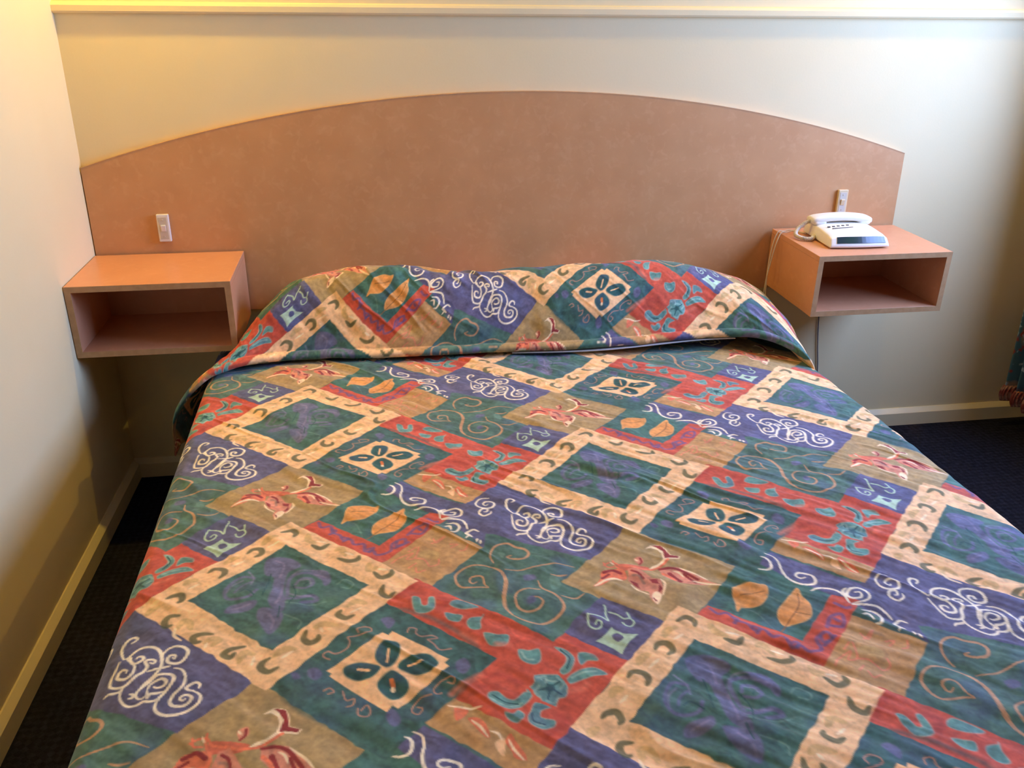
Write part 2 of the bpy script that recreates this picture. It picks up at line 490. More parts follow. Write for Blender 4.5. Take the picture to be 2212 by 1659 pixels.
# ------------------------------------------------------------------ wall lamps above the shelves (over the top of the frame)
M_brass = mat('lamp_brass', (170, 140, 80), .35)
M_brass.node_tree.nodes['Principled BSDF'].inputs['Metallic'].default_value = .9
M_shade = mat('lamp_shade_fabric', (240, 220, 180), .8)
M_bulb = bpy.data.materials.new('lamp_bulb')
M_bulb.use_nodes = True
bb = M_bulb.node_tree.nodes['Principled BSDF']
bb.inputs['Emission Color'].default_value = (*LAMP_COL, 1)
bb.inputs['Emission Strength'].default_value = 12
def wall_lamp(x, z, label, power):
    t = thing('wall_lamp', label, 'wall lamp', (x, 0, z), (0, 0, 0), 'wall lamps above the bedside shelves')
    box('back_plate', (-.035, -.014, -.06), (.035, 0, .06), M_brass, t, .004)
    tube('arm', catmull([(0, -.012, 0), (0, -.09, -.015), (0, -.17, 0), (0, -.17, .03)], 8), .006, M_brass, t)
    bm = bmesh.new()
    r0, r1, h0, h1, seg = .095, .065, .0, .14, 28
    for (ra, rb, flip) in ((r0, r1, 0), (r0 - .002, r1 - .002, 1)):
        lo = [bm.verts.new((ra * math.cos(2 * math.pi * k / seg), -.17 + ra * math.sin(2 * math.pi * k / seg), h0)) for k in range(seg)]
        hi = [bm.verts.new((rb * math.cos(2 * math.pi * k / seg), -.17 + rb * math.sin(2 * math.pi * k / seg), h1)) for k in range(seg)]
        for k in range(seg):
            bm.faces.new((lo[k], lo[(k + 1) % seg], hi[(k + 1) % seg], hi[k]))
    bm_obj('shade', bm, M_shade, t, 0, 1, True)
    bm = bmesh.new()
    bmesh.ops.create_uvsphere(bm, u_segments=16, v_segments=10, radius=.024, matrix=Matrix.Translation((0, -.17, .072)))
    bm_obj('bulb', bm, M_bulb, t, 0, 1, True)
    l = bpy.data.lights.new('lamp_light', 'POINT')
    l.energy, l.color, l.shadow_soft_size = power, LAMP_COL, .02
    lo = bpy.data.objects.new('lamp_light', l)
    C.objects.link(lo)
    lo.parent = t
    lo.location = (0, -.17, .02)
wall_lamp(.26, 2.08, 'brass wall lamp with a cloth shade above the bare shelf', LAMP_POWER)
wall_lamp(2.33, 2.08, 'brass wall lamp with a cloth shade above the telephone shelf', LAMP_POWER * .6)

# ------------------------------------------------------------------ the printed cloth
# One repeat of the print, in millimetres on the cloth (x across the bed, y towards the head).
# P = filled shape, S = brush stroke of the given width.
PRINT = """
P lav 0 -29,105 9,103 30,75 10,61 7,38 5,7 12,-24 8,-52 -8,-39 -16,-20 -13,17 -14,49 -29,59
P lav 0 -29,-39 -15,-38 6,-52 11,-67 5,-89 -6,-104 -18,-86 -29,-60
P lav 0 -80,-42 -76,-25 -53,-18 -34,-17 -38,-34 -57,-42
S lav 6 -46,50 -64,57 -80,39 -88,18 -83,-2 -67,-8 -48,-4 -37,13
S lav 4 -49,38 -65,25 -72,11
S lav 7 13,-9 12,37 26,53 49,51 68,32
S lav 5 24,23 32,38 48,35 53,19 40,9 24,15
S lav 8 11,-17 27,-17 53,-14 60,-28 38,-30
P lav 0 47,60 75,51 81,22 72,12 64,37
S tealL 3 92,13 105,23 119,9 112,-2 99,4
S tealL 3 12,-28 50,-39 75,-34
S tealL 3 13,-60 39,-81 36,-98
S lavL 3.5 -14,98 1,83 -3,47
S lavL 4 4,22 2,-8 -3,-29
S lavL 4 -13,-52 -3,-71 -5,-91
S lavL 3 -70,-33 -54,-28 -42,-23
S lavL 3 -85,13 -79,31 -63,45
S lavL 3 32,34 46,32 49,19
S lavL 3.5 17,-2 31,-12 51,-15
S lavL 3 54,46 73,35
S lavL 3 -57,72 -46,50 -48,30
S lavL 3 17,52 30,62 51,59
S tealD 2.5 -27,-3 -21,30 -19,58
S tealD 2.5 17,-32 26,-4 19,24
S tealD 2.5 -40,-1 -53,16 -65,10
S tealD 2.5 38,17 44,24
S tealD 2.5 4,-37 3,-65
S comma 9 -12,188 5,195 14,184 11,172
S comma 9 -66,130 -58,142 -45,140 -41,124 -51,115
S comma 9 -123,78 -114,87 -99,82 -96,68 -102,57
S comma 9 -178,13 -170,19 -157,19 -153,5 -158,-1
S comma 9 -150,-35 -164,-34 -170,-45 -166,-58 -158,-56
S comma 9 -92,-88 -108,-87 -119,-93 -115,-105 -107,-105
S comma 9 -40,-125 -58,-130 -68,-140 -59,-149 -52,-140
S comma 9 -1,-158 -10,-166 -11,-178 0,-188 13,-181
S comma 9 49,-106 46,-122 55,-133 67,-128 68,-119
S comma 9 100,-63 96,-73 107,-85 120,-80
S comma 9 168,-7 164,-25 174,-38 186,-29
S comma 9 153,35 164,17 181,23 183,35
S comma 9 92,86 109,75 125,77 128,87
S comma 9 45,137 60,124 74,137
S commaT 11 -43,155 -35,168 -18,175
S commaT 11 -100,103 -92,115 -77,121
S commaT 11 -156,47 -149,56 -138,56
S commaT 11 -202,-19 -198,-9 -187,-4
S commaT 11 -146,-66 -142,-51 -132,-55 -126,-72
S commaT 11 -100,-109 -90,-101 -81,-106 -87,-117
S commaT 11 -44,-161 -38,-140 -24,-146
S commaT 11 5,-156 19,-143 35,-143
S commaT 11 61,-101 74,-95 95,-103
S commaT 11 111,-54 124,-41 139,-51
S commaT 11 36,176 37,157 50,141
S commaT 11 87,113 96,116 104,93
S commaT 11 144,61 146,44 158,47
S cream2 4 -150,-65 -149,-82 -136,-97
S cream2 4 -96,-110 -98,-122
S cream2 4 -23,-152 -25,-170
S cream2 4 -32,145 -14,156
S cream2 4 -87,93 -68,107
S cream2 4 -147,34 -134,44
S cream2 4 32,-148 17,-161
S cream2 4 74,-113 70,-103
S cream2 4 115,-72 132,-61
S cream2 4 52,150 69,143
S cream2 4 104,102 118,91
S cream2 4 160,42 174,36
P peach 0 83,-197 100,-185 164,-130 173,-137 179,-129 258,-202 251,-209 257,-218 181,-285 174,-278 166,-290 87,-208 90,-203
P tealD 0 168,-205 153,-188 155,-167 165,-152 186,-157 188,-177 180,-197
P tealD 0 184,-205 195,-192 215,-187 232,-191 242,-209 231,-221 212,-225 194,-216
P tealD 0 159,-204 148,-196 130,-189 111,-193 106,-200 111,-212 127,-222 146,-219
P tealD 0 174,-212 186,-221 195,-234 197,-250 188,-261 173,-267 160,-252 154,-236 159,-224
S peach 3.5 172,-169 169,-195
S peach 3.5 199,-207 219,-201
S peach 5 128,-202 142,-206
S orange 6 174,-230 176,-242
S cream2 5 175,-244 176,-251
S scrollP 2.6 86,-175 78,-169 77,-162 84,-158 92,-164 101,-163 112,-155 115,-143 112,-133 121,-132 138,-129 147,-125 146,-117 136,-112 126,-117 128,-125
S scrollP 2.6 201,-134 205,-124 215,-127 214,-138 222,-147 237,-147 245,-154 230,-156
S scrollP 2.6 231,-157 239,-167 247,-180 264,-179
S scrollP 2.6 252,-249 260,-253 262,-245 255,-241 242,-246 232,-257 234,-268 242,-267
S scrollP 2.6 228,-269 213,-271 202,-282 200,-294 208,-300 214,-290 207,-285
S scrollP 2.6 106,-240 111,-258 122,-257 120,-269 112,-272
S scrollP 2.6 127,-277 128,-291 140,-295 144,-284 139,-272 131,-282
S scrollP 2.6 80,-236 88,-232 94,-240 86,-243
P lav 0 56,-192 68,-189 77,-202 69,-214 58,-206
P lav 0 163,-96 175,-92 184,-105 174,-122 166,-110
P lav 0 267,-211 280,-203 288,-221 277,-237 268,-229
P lav 0 166,-291 175,-284 184,-306 175,-318 166,-307
P lav 0 33,-197 40,-194 47,-206 38,-209
P tealR 0 213,-48 224,-52 227,-72 236,-73 240,-53 248,-54 244,-86 217,-86
P tealR 0 271,-76 285,-63 301,-74 315,-91 290,-90
P tealR 0 262,-97 276,-102 288,-107 281,-121 266,-115
P tealR 0 293,-127 301,-115 317,-114 321,-110 314,-125 312,-144 298,-142
P tealR 0 316,-155 335,-162 351,-164 350,-177 342,-188 321,-182
P tealR 0 362,-199 377,-203 392,-201 390,-224 377,-231 362,-219
P tealR 0 417,-197 431,-205 440,-226 429,-251 416,-257 415,-247 426,-234 428,-219
P tealR 0 449,-215 470,-221 473,-236 459,-232 447,-240
P tealR 0 418,-271 429,-259 448,-250 466,-250 479,-266 462,-266 443,-270 424,-276
P tealR 0 376,-255 395,-255 415,-261 417,-285 410,-301 400,-302 393,-316 379,-312 376,-298 365,-288 360,-280 373,-269
P tealR 0 306,-281 318,-279 329,-293 341,-297 356,-284 366,-290 352,-308 333,-315 316,-308 305,-294
P tealR 0 323,-322 333,-326 342,-319 348,-330 338,-341 327,-335
P tealR 0 368,-306 388,-315 373,-322 369,-334 378,-339 387,-343 383,-354 367,-358 354,-348 352,-335 359,-321
P tealD 0 390,-276 398,-275 399,-284 392,-289 386,-284
S tealHL 3.5 307,-292 318,-304 332,-311 349,-305
S tealHL 3.5 354,-337 360,-347 371,-352
S tealHL 3.5 420,-200 430,-212 431,-230
S tealHL 3.5 428,-265 446,-257 465,-257
S tealHL 3.5 365,-205 370,-220 380,-222
S tealHL 3.5 385,-264 396,-268 407,-271
S redD 9 312,-245 331,-248 353,-265
S redD 9 296,-266 320,-269
S redD 12 438,-174 458,-199 477,-227
S redD 12 395,-335 400,-347 372,-372
S redD 12 187,-41 205,-26 217,-15
S redD 12 255,-55 268,-69 253,-81
S redL 9 421,-290 437,-288 447,-280
S redL 9 256,-271 273,-258 299,-243
S redL 9 332,-184 349,-187
S redL 9 285,-148 303,-169
S red 5 360,-272 366,-283 370,-300
S red 5 364,-301 377,-307 391,-317
S red 5 412,-256 417,-268 421,-282
S tealD 3 393,-281 387,-264
S tealD 3 393,-281 410,-270
S tealD 3 393,-281 406,-296
S tealD 3 393,-281 385,-304
S tealD 3 393,-281 377,-283
S tealHL 4 378,-260 390,-258 389,-271
S tealHL 4 407,-262 414,-275 407,-285
S tealHL 4 401,-300 392,-310 384,-304
S tealHL 4 376,-296 370,-286 378,-276
S tealD 3 424,-204 433,-225 425,-246
S tealD 3 311,-286 325,-301 343,-306
S tealD 3 359,-326 358,-342 372,-350
P coral 0 273,-321 286,-323 295,-336 297,-359 290,-356 280,-338
P coral 0 316,-368 325,-357 330,-372 338,-392 337,-403 324,-397 321,-382
P coral 0 257,-299 275,-304 270,-316 256,-324
P peach 0 304,-368 315,-362 315,-377 311,-391 303,-379
S cream2 3 248,-294 263,-298 278,-305 293,-305
S cream2 3 277,-325 287,-339 295,-358
S cream2 3 321,-366 325,-382 335,-402
S cream2 3 299,-349 309,-355 312,-365
S scrollT 3.6 339,-36 326,-31 309,-30 295,-27 288,-11 289,10 299,23 316,32 337,30 355,19
S scrollT 5.5 355,19 366,4 370,-21 366,-43 360,-68 359,-95 366,-117
S scrollT 4 366,-117 381,-132 402,-141 421,-136 440,-124 451,-107 450,-85 442,-67 426,-50 423,-29
S scrollT 3 339,-35 334,-24 334,-6 327,2 314,0 311,-12 315,-18 323,-13
S scrollT 3.6 422,-55 402,-52 383,-60 377,-79 380,-98 392,-108 409,-105 420,-91 416,-79 406,-75
S scrollT 4 357,33 354,53 361,74 376,86 391,87 402,75 417,66 422,52 411,38 393,40 383,48 391,50
S scrollT 2.6 373,9 399,5 424,10 447,16 468,16 493,3
S scrollT 3 448,-15 461,-20 475,-19
S scrollT 2.6 453,-74 475,-83 493,-72
P lav 0 402,-11 420,-11 421,-23 403,-26
P lav 0 397,-76 408,-73 409,-87 397,-90
P tealL 0 445,-20 459,-29 458,-49 443,-55
P tealL 0 369,63 381,58 375,46
S white 4 419,227 424,230 426,236 420,241 413,238 409,228 408,215 412,201 417,190
S white 4 426,183 423,190 428,199 435,207 446,209 458,205 467,196 472,184 475,172 476,158 473,146 466,134 460,125 457,117
S white 4 417,190 426,191 429,181 435,174 442,176 447,181 445,187 439,189 436,185
S white 4 413,185 411,164 410,149 412,133 419,127 429,125 436,129 441,138 446,147 453,153 456,164 451,175 457,179 465,175 464,169 458,172
S white 4 431,180 437,170 439,158 436,146 429,142 419,147 418,157 422,163 429,160 429,155
S white 4 410,111 415,115 423,115 430,117 433,124
S white 4 433,124 431,114 434,101 442,88 451,82 461,83 468,88 477,86 485,88 490,96 496,109 500,123 499,133 493,139 482,141 475,140 470,134 465,125 457,115 454,105 458,96 464,94 468,99
S white 4 468,113 469,121 475,128 483,131 489,127 491,121 488,115 479,114 475,117
S white 4 468,110 471,95 473,102 483,102 491,104
S white 4 445,99 451,100 451,105 445,108
S white 4 473,182 474,190 480,199 490,201 501,197 509,187 508,175 503,165 494,163 484,168 482,177 485,183 492,181 492,174 489,177
S white 4 459,153 471,155 479,156 489,158
S white 4 496,153 505,149 512,140 516,126 516,113 512,103 506,93 504,81 508,73 516,70 524,70 530,75 532,84 526,90 519,89 516,84 521,80 524,83
S white 4 538,104 538,112 532,116 525,112 521,105 526,100 532,99
S white 4 531,98 539,93 544,84 543,72 535,62 523,55 512,53 501,55 491,62 486,72 486,82 489,89
S white 3.6 378,250 366,252 356,245 350,232 353,220 363,213 375,213 383,219 386,230 380,237 370,237 364,230 368,223 373,227
S white 3.6 376,199 373,190 361,184 354,191 353,200 360,209 370,208 367,198 362,198
S white 4 171,297 183,293 193,297 197,312 194,323 188,327
S white 4 199,337 210,327 212,310 208,288 210,268 220,253 235,247 250,250 255,268 245,276 233,279 226,272 232,265 241,267
S white 4 232,230 245,234 261,231 273,222 278,206 278,189
S white 4 291,225 282,219 280,207
S white 4 281,187 304,190 317,197 320,211 311,223 295,221 283,208 288,199 303,199 308,210 299,212
S white 4 280,185 299,182 317,174 323,156 324,142
S white 4 288,169 304,165 310,150 301,135 293,136
S white 4 284,159 293,158 294,144
S white 4 343,131 334,138 320,129 325,123 318,114
S white 4 320,127 330,116
S white 4 338,108 336,100
S white 4 343,102 342,93
P aqua 0 482,-191 500,-180 513,-166 516,-173 527,-184 549,-188 532,-201 518,-217 512,-227 504,-212 494,-200
P blue 0 509,-183 519,-182 525,-192 515,-200 509,-193
S aqua 3.2 484,-130 481,-144 480,-158 488,-167 497,-163 500,-153 495,-149 490,-156
S aqua 3.2 485,-132 495,-134 505,-139 512,-149 513,-132 517,-113 516,-108
S aqua 3.2 520,-125 531,-133 539,-145 548,-146 552,-157 544,-166 537,-163 534,-154
S aqua 3.2 548,-131 549,-143
P leafO 0 107,256 134,263 154,255 164,254 157,231 136,211 116,211 104,213 95,206 100,225
P leafO 0 212,240 211,222 215,201 205,174 188,161 165,159 154,158 151,172 158,193 183,215
S tealL 2.6 105,212 121,199 129,175 133,153
S brown 2 140,144 162,165 194,196 207,226
S tealL 2.6 156,231 169,214
S brown 2 114,240 131,238 155,240
S brown 1.6 182,184 203,173
S purple 6.5 53,215 59,197 75,200 80,177 93,167 99,148 113,148 119,129 136,129 138,103 152,104 159,90 182,97 187,121 208,131 210,117
S purple 6.5 191,105 215,119
S purple 6.5 215,143 233,165 253,167 241,142 221,147
S purple 6.5 254,192 264,179 272,178
S purple 6.5 79,188 85,182 75,170
S purple 6.5 100,158 108,152 100,142
S purple 6.5 141,110 153,114 145,100
S purple 6.5 195,125 193,112 203,113
S purple 6.5 236,159 240,153
S pinkS 3.2 183,58 196,72 221,83 209,68 223,68 230,87 232,99
S pinkS 3.2 223,68 238,63 244,51 248,40 262,45 265,59
S pinkS 3.2 224,40 225,26 239,30
S pinkS 3.2 260,123 264,109 281,125 256,108
S pinkS 3.2 288,100 301,98 289,90
S pinkS 3.2 304,80 313,81 319,93
S pinkS 3.2 227,100 214,89
S pinkS 3.2 225,53 212,42
P commaT 0 233,86 255,88 268,73 257,60 242,70 229,75
P coralD 0 568,-1 591,-4 621,-14 610,-25 583,-21 568,-22
P cream2 0 630,40 641,42 651,34 654,20 652,4 641,-7 627,-12 619,-20 634,-20 653,-9 663,1 679,-1 685,7 668,14 667,31 661,46 644,50
P wine 0 644,49 661,45 665,28 667,13 682,8 679,2 663,5 655,4 659,27 652,41
S coral 5 660,1 645,-13 627,-21 607,-19 590,-12
P pinkL 0 636,-21 652,-20 671,-25 686,-41 697,-60 708,-77 721,-90 703,-83 679,-77 660,-69 651,-61 643,-50 636,-41
S wine 6 637,-23 654,-23 669,-31 681,-48 690,-64
S wine 8 650,-38 657,-57 660,-64
S wine 5 673,-44 679,-60 684,-71
S cream2 3.5 681,-66 700,-79 720,-90
S cream2 3 658,-32 666,-38 671,-51
S cream2 3 672,-27 692,-49 705,-70
S coral 6 639,-37 648,-48 653,-59
P pinkL 0 582,-18 596,-15 606,-32 615,-50 628,-55 626,-78 615,-99 600,-120 596,-101 599,-83 587,-77 579,-59 574,-46
P wine 0 577,-46 587,-56 588,-73 580,-61
P wine 0 609,-52 623,-54 622,-68 611,-62
P wine 0 622,-66 623,-82 612,-91
S wine 5 587,-24 596,-32 600,-48
S grey 5 586,-36 595,-40 598,-60
P cream2 0 600,-97 611,-85 616,-97 602,-121
S cream2 3.5 628,-55 631,-69 619,-96
S cream2 3 576,-59 582,-74 597,-90
S wine 3 601,-102 603,-111
P coral 0 512,-58 528,-39 536,-18 555,-14 572,-16 575,-37 567,-45 552,-38 537,-50
S wine 7 539,-21 555,-16 567,-26
S wine 5 532,-37 546,-27
S cream2 4.5 515,-56 536,-43 551,-39 564,-45
P pinkL 0 602,12 614,17 617,5 609,-4 605,-1
S wine 4 613,13 613,3 607,-4
S cream2 3 603,12 607,6
S coral 3.5 544,0 555,7 565,5 572,-6 586,-11
S coral 3.5 564,13 564,-3 567,-13
S coral 3.5 546,8 549,-5 560,-7
S cream2 2.5 558,9 562,0
"""

LA, LBX, LBY = 667.8, 629.7, 311.5              # repeat: (0, LA) and (LBX, LBY)
ORG = (.6091, -1.4331)                          # centre of one big framed square on the bed
INK = dict(teal=(70, 106, 102), tealD=(36, 82, 88), tealL=(98, 138, 134), tealR=(92, 142, 144), tealHL=(146, 184, 182), lav=(98, 98, 146), lavL=(128, 126, 170),
           blue=(84, 86, 128), white=(226, 222, 212), cream=(230, 192, 152), cream2=(240, 222, 194), peach=(232, 190, 148),
           orange=(208, 120, 70), comma=(66, 82, 56), commaT=(186, 160, 108), scrollP=(176, 134, 124), scrollT=(190, 146, 114),
           red=(186, 82, 64), redD=(150, 52, 48), redL=(214, 118, 98), olive=(160, 140, 102), tan=(178, 142, 98), coral=(214, 120, 92),
           coralD=(196, 104, 84), aqua=(168, 200, 186), leafO=(212, 152, 92), brown=(140, 96, 60), purple=(98, 82, 132), pinkS=(212, 132, 110),
           pinkL=(208, 138, 122), wine=(140, 50, 54), grey=(112, 108, 106))
NXT, NYT = 634, 672
canvas = np.zeros((NYT, NXT, 3))
canvas[:] = lin(INK['teal'])
SOFT = {'lav': (3.5, .8), 'commaT': (3.0, .62), 'comma': (2.5, .85), 'lavL': (3, .6), 'tealD': (1.2, 1.0), 'tealHL': (2, .7), 'redD': (8, .5), 'redL': (8, .55), 'tealL': (2, .6),
        'cream2': (1.5, .9), 'scrollP': (1.2, .8), 'scrollT': (1.2, .85), 'purple': (2.5, .8), 'pinkS': (1.5, .8), 'grey': (3, .6), 'pinkL': (2, .9)}

def cells(lo, hi):
    for n_ in range(-3, 4):
        for m_ in range(-4, 5):
            ox, oy = n_ * LBX, m_ * LA + n_ * LBY
            if hi[0] + ox > -4 and lo[0] + ox < NXT + 4 and hi[1] + oy > -4 and lo[1] + oy < NYT + 4:
                yield ox, oy

def seg_dist(px, py, a, b):
    d = b - a
    L2 = max(float(d @ d), 1e-9)
    t = np.clip(((px - a[0]) * d[0] + (py - a[1]) * d[1]) / L2, 0, 1)
    return np.hypot(px - a[0] - t * d[0], py - a[1] - t * d[1]), t

def blend(x0, x1, y0, y1, cov, col):
    reg = canvas[y0:y1, x0:x1]
    reg += (col - reg) * cov[..., None]

def window(p, pad):
    x0, x1 = max(0, int(p[:, 0].min() - pad)), min(NXT, int(p[:, 0].max() + pad + 2))
    y0, y1 = max(0, int(p[:, 1].min() - pad)), min(NYT, int(p[:, 1].max() + pad + 2))
    if x0 >= x1 or y0 >= y1: return None
    yy, xx = np.mgrid[y0:y1, x0:x1] + .5
    return x0, x1, y0, y1, xx, yy

def fill(pts, col, soft=1.2, alpha=1.0, wob=0):
    base = np.asarray(pts, float)
    for ox, oy in cells(base.min(0) - soft, base.max(0) + soft):
        p = base + (ox, oy)
        w = window(p, soft + wob)
        if w is None: continue
        x0, x1, y0, y1, xx, yy = w
        sx, sy = xx, yy
        if wob:                                  # hand-painted wobble of straight edges
            lx, ly = xx - ox, yy - oy
            sx = xx + wob * vnoise(lx / 14, ly / 14, 3)
            sy = yy + wob * vnoise(lx / 14, ly / 14, 5)
        ins = np.zeros(xx.shape, bool)
        dist = np.full(xx.shape, 1e9)
        for i in range(len(p)):
            a, b = p[i], p[(i + 1) % len(p)]
            dist = np.minimum(dist, seg_dist(sx, sy, a, b)[0])
            if a[1] != b[1]:
                ins ^= ((a[1] > sy) != (b[1] > sy)) & (sx < (b[0] - a[0]) * (sy - a[1]) / (b[1] - a[1]) + a[0])
        sd = np.where(ins, dist, -dist)
        blend(x0, x1, y0, y1, alpha * np.clip(.5 + sd / soft, 0, 1), col)

def stroke(pts, width, col, soft=1.2, alpha=1.0, taper=False):
    base = catmull(pts, 5)
    for ox, oy in cells(base.min(0) - width, base.max(0) + width):
        p = base + (ox, oy)
        w = window(p, width + soft)
        if w is None: continue
        x0, x1, y0, y1, xx, yy = w
        cov = np.zeros(xx.shape)
        n_ = len(p) - 1
        for i in range(n_):
            d, t = seg_dist(xx, yy, p[i], p[i + 1])
            f = (i + t) / n_
            hw_ = width * .5 * ((.55 + .75 * np.sin(math.pi * np.clip(f * 1.0, 0, 1)) ** .7) if taper else 1.0)
            cov = np.maximum(cov, np.clip(.5 + (hw_ - d) / soft, 0, 1))
        blend(x0, x1, y0, y1, alpha * cov, col)

def st(pts):
    """diagonal patchwork coordinates (metres) to cloth millimetres"""
    q = 1000 / math.sqrt(2)
    return [((s - t) * q, (s + t) * q) for s, t in pts]
def rect(s0, s1, t0, t1):
    return st([(s0, t0), (s1, t0), (s1, t1), (s0, t1)])

PATCH = [('teal', rect(.155, .36, -.43, -.155)), ('olive', rect(.300, .512, -.578, -.355)),
         ('twol', rect(.155, .345, -.075, .125)), ('tan', rect(.158, .302, -.185, -.072)),
         ('blue', st([(.345, .108), (.396, .102), (.396, -.062), (.512, -.062), (.512, -.358), (.384, -.358), (.34, -.165), (.302, -.186), (.33, -.078)])),
         ('leafsq', rect(-.152, .082, -.38, -.152)),
         ('red', st([(.163, -.150), (.163, -.425), (.196, -.427), (.196, -.540), (-.017, -.540), (-.017, -.380), (.082, -.380), (.082, -.150)])),
         ('tan', rect(-.072, -.015, -.540, -.378)), ('blue', rect(.194, .305, -.545, -.425))]
for nm, pts in PATCH:
    fill(pts, lin({'twol': (62, 106, 104), 'leafsq': (56, 96, 100)}.get(nm, INK.get(nm, (0, 0, 0)))), 1.6, 1, 2.0)
# red border along two sides of the two-leaf square
fill(st([(.155, .125), (.155, -.075), (.345, -.075), (.335, -.033), (.200, -.030), (.198, .122)]), lin(INK['red']), 1.6, 1, 1.5)
# narrow teal margin round the four-leaf square
for w_ in (.152,):
    stroke(rect(-.140, .070, -.366, -.166) + [rect(-.140, .070, -.366, -.166)[0]], 9, lin((48, 90, 92)), 6, .6)
# big framed square
fill(rect(-.159, .159, -.159, .159), lin(INK['cream']), 1.6, 1, 2.2)
fill(rect(-.101, .101, -.101, .101), lin((58, 98, 98)), 1.6, 1, 2.2)
for k_, (s_, t_) in enumerate(((.08, .03), (-.05, .07), (.04, -.08), (-.08, -.05), (.0, .0))):
    fill(rect(s_ - .02, s_ + .02, t_ - .016, t_ + .016), lin((76, 116, 108)), 22, .5, 6)
for line in PRINT.strip().split('\n'):
    f_ = line.split()
    pts = [tuple(float(v) for v in q.split(',')) for q in f_[3:]]
    soft, alpha = SOFT.get(f_[1], (1.2, 1.0))
    if f_[0] == 'P':
        if f_[1] not in ('aqua', 'wine') and len(pts) < 13 or f_[1] in ('tealR', 'lav', 'leafO'):    # brush-rounded outline
            q_ = np.asarray(pts, float)
            pts = catmull(np.vstack([q_[-1:], q_, q_[:2]]), 4)[4:-5]
        fill(pts, lin(INK[f_[1]]), soft, alpha, .6)
        if f_[1] == 'tealR':
            stroke(np.vstack([pts, pts[:1]])[::2], 2.4, lin(INK['tealHL']), 2.0, .45)
        if f_[1] == 'tealD':
            stroke(np.vstack([pts, pts[:1]])[::2], 2.2, lin((58, 112, 114)), 2.0, .7)
        if f_[1] == 'leafO':
            stroke(np.vstack([pts, pts[:1]])[::2], 2.0, lin((226, 178, 120)), 2.0, .7)
    else:
        stroke(pts, float(f_[2]), lin(INK[f_[1]]), soft, alpha, f_[1] in ('comma', 'commaT', 'white', 'scrollT', 'cream2'))
canvas *= np.array([1.20, 1.15, .96])

def print_colour(X, Y):
    """look up the repeat at cloth position (metres)"""
    x, y = (X - ORG[0]) * 1000, (Y - ORG[1]) * 1000
    n_ = np.floor(x / LBX)
    x = x - n_ * LBX
    y = np.mod(y - n_ * LBY, LA)
    fx, fy = np.clip(x - .5, 0, NXT - 2), np.clip(y - .5, 0, NYT - 2)
    ix, iy = fx.astype(int), fy.astype(int)
    ax, ay = (fx - ix)[..., None], (fy - iy)[..., None]
    c = (canvas[iy, ix] * (1 - ax) + canvas[iy, ix + 1] * ax) * (1 - ay) + (canvas[iy + 1, ix] * (1 - ax) + canvas[iy + 1, ix + 1] * ax) * ay
    # watercolour mottling of the dyes: soft washes, brushy streaks and fine grain
    s_, t_ = (X + Y) * 707, (Y - X) * 707
    wash = vnoise(X * 1000 / 30, Y * 1000 / 30, 11)
    brush = vnoise(s_ / 7 + 2 * wash, t_ / 16, 12)
    grain = vnoise(X * 1000 / 4.5, Y * 1000 / 4.5, 15)
    cool = (c[..., 2] > c[..., 0] * 1.15)
    k = np.where(cool, .24, .13)
    c = c * (1 + k * .8 * wash + k * brush + .6 * k * grain)[..., None]
    d1 = (np.clip(vnoise(X * 1000 / 36, Y * 1000 / 36, 13), 0, 1) * cool * .38)[..., None]
    c = c + (lin((78, 96, 140)) - c) * d1
    d2 = (np.clip(vnoise(X * 1000 / 22, Y * 1000 / 22, 16), 0, 1) * (~cool) * .32)[..., None]
    return c + (c * np.array([1.06, .86, .72]) - c) * d2

def cloth_material():
    m = bpy.data.materials.new('printed_cotton')
    m.use_nodes = True
    nt = m.node_tree
    b = nt.nodes['Principled BSDF']
    b.inputs['Roughness'].default_value = .78
    b.inputs['Specular IOR Level'].default_value = .25
    b.inputs['Sheen Weight'].default_value = .12
    at = nt.nodes.new('ShaderNodeAttribute')
    at.attribute_name = 'print'
    tc = nt.nodes.new('ShaderNodeTexCoord')
    n = nt.nodes.new('ShaderNodeTexNoise')
    n.inputs['Scale'].default_value = 90
    n.inputs['Detail'].default_value = 5
    nt.links.new(tc.outputs['Object'], n.inputs['Vector'])
    r = nt.nodes.new('ShaderNodeMapRange')
    r.inputs['From Min'].default_value, r.inputs['From Max'].default_value = .3, .7
    r.inputs['To Min'].default_value, r.inputs['To Max'].default_value = .84, 1.12
    nt.links.new(n.outputs['Fac'], r.inputs['Value'])
    mx = nt.nodes.new('ShaderNodeMix')
    mx.data_type, mx.blend_type = 'RGBA', 'MULTIPLY'
    mx.inputs[0].default_value = 1
    nt.links.new(at.outputs['Color'], mx.inputs[6])
    nt.links.new(r.outputs['Result'], mx.inputs[7])
    nt.links.new(mx.outputs[2], b.inputs['Base Color'])
    return m
M_cloth = cloth_material()

# ------------------------------------------------------------------ bed under the spread
BED_Z = .5
YF = -2.06
bed = thing('bed', 'queen bed under the patterned bedspread', 'bed', (1.17, -1.05, 0))
M_tick = mat('mattress_ticking', (220, 214, 200), .8)
M_base = mat('bed_base_fabric', (60, 54, 50), .9)
for sx in (-.62, .62):
    for sy in (-.85, .85):
        box('leg', (sx - .03, sy - .03, 0), (sx + .03, sy + .03, .11), M_base, bed)
box('base', (-.74, -.96, .11), (.74, 1.0, .27), M_base, bed, .01)
box('mattress', (-.745, -.97, .27), (.745, 1.01, .478), M_tick, bed, .03, 3)

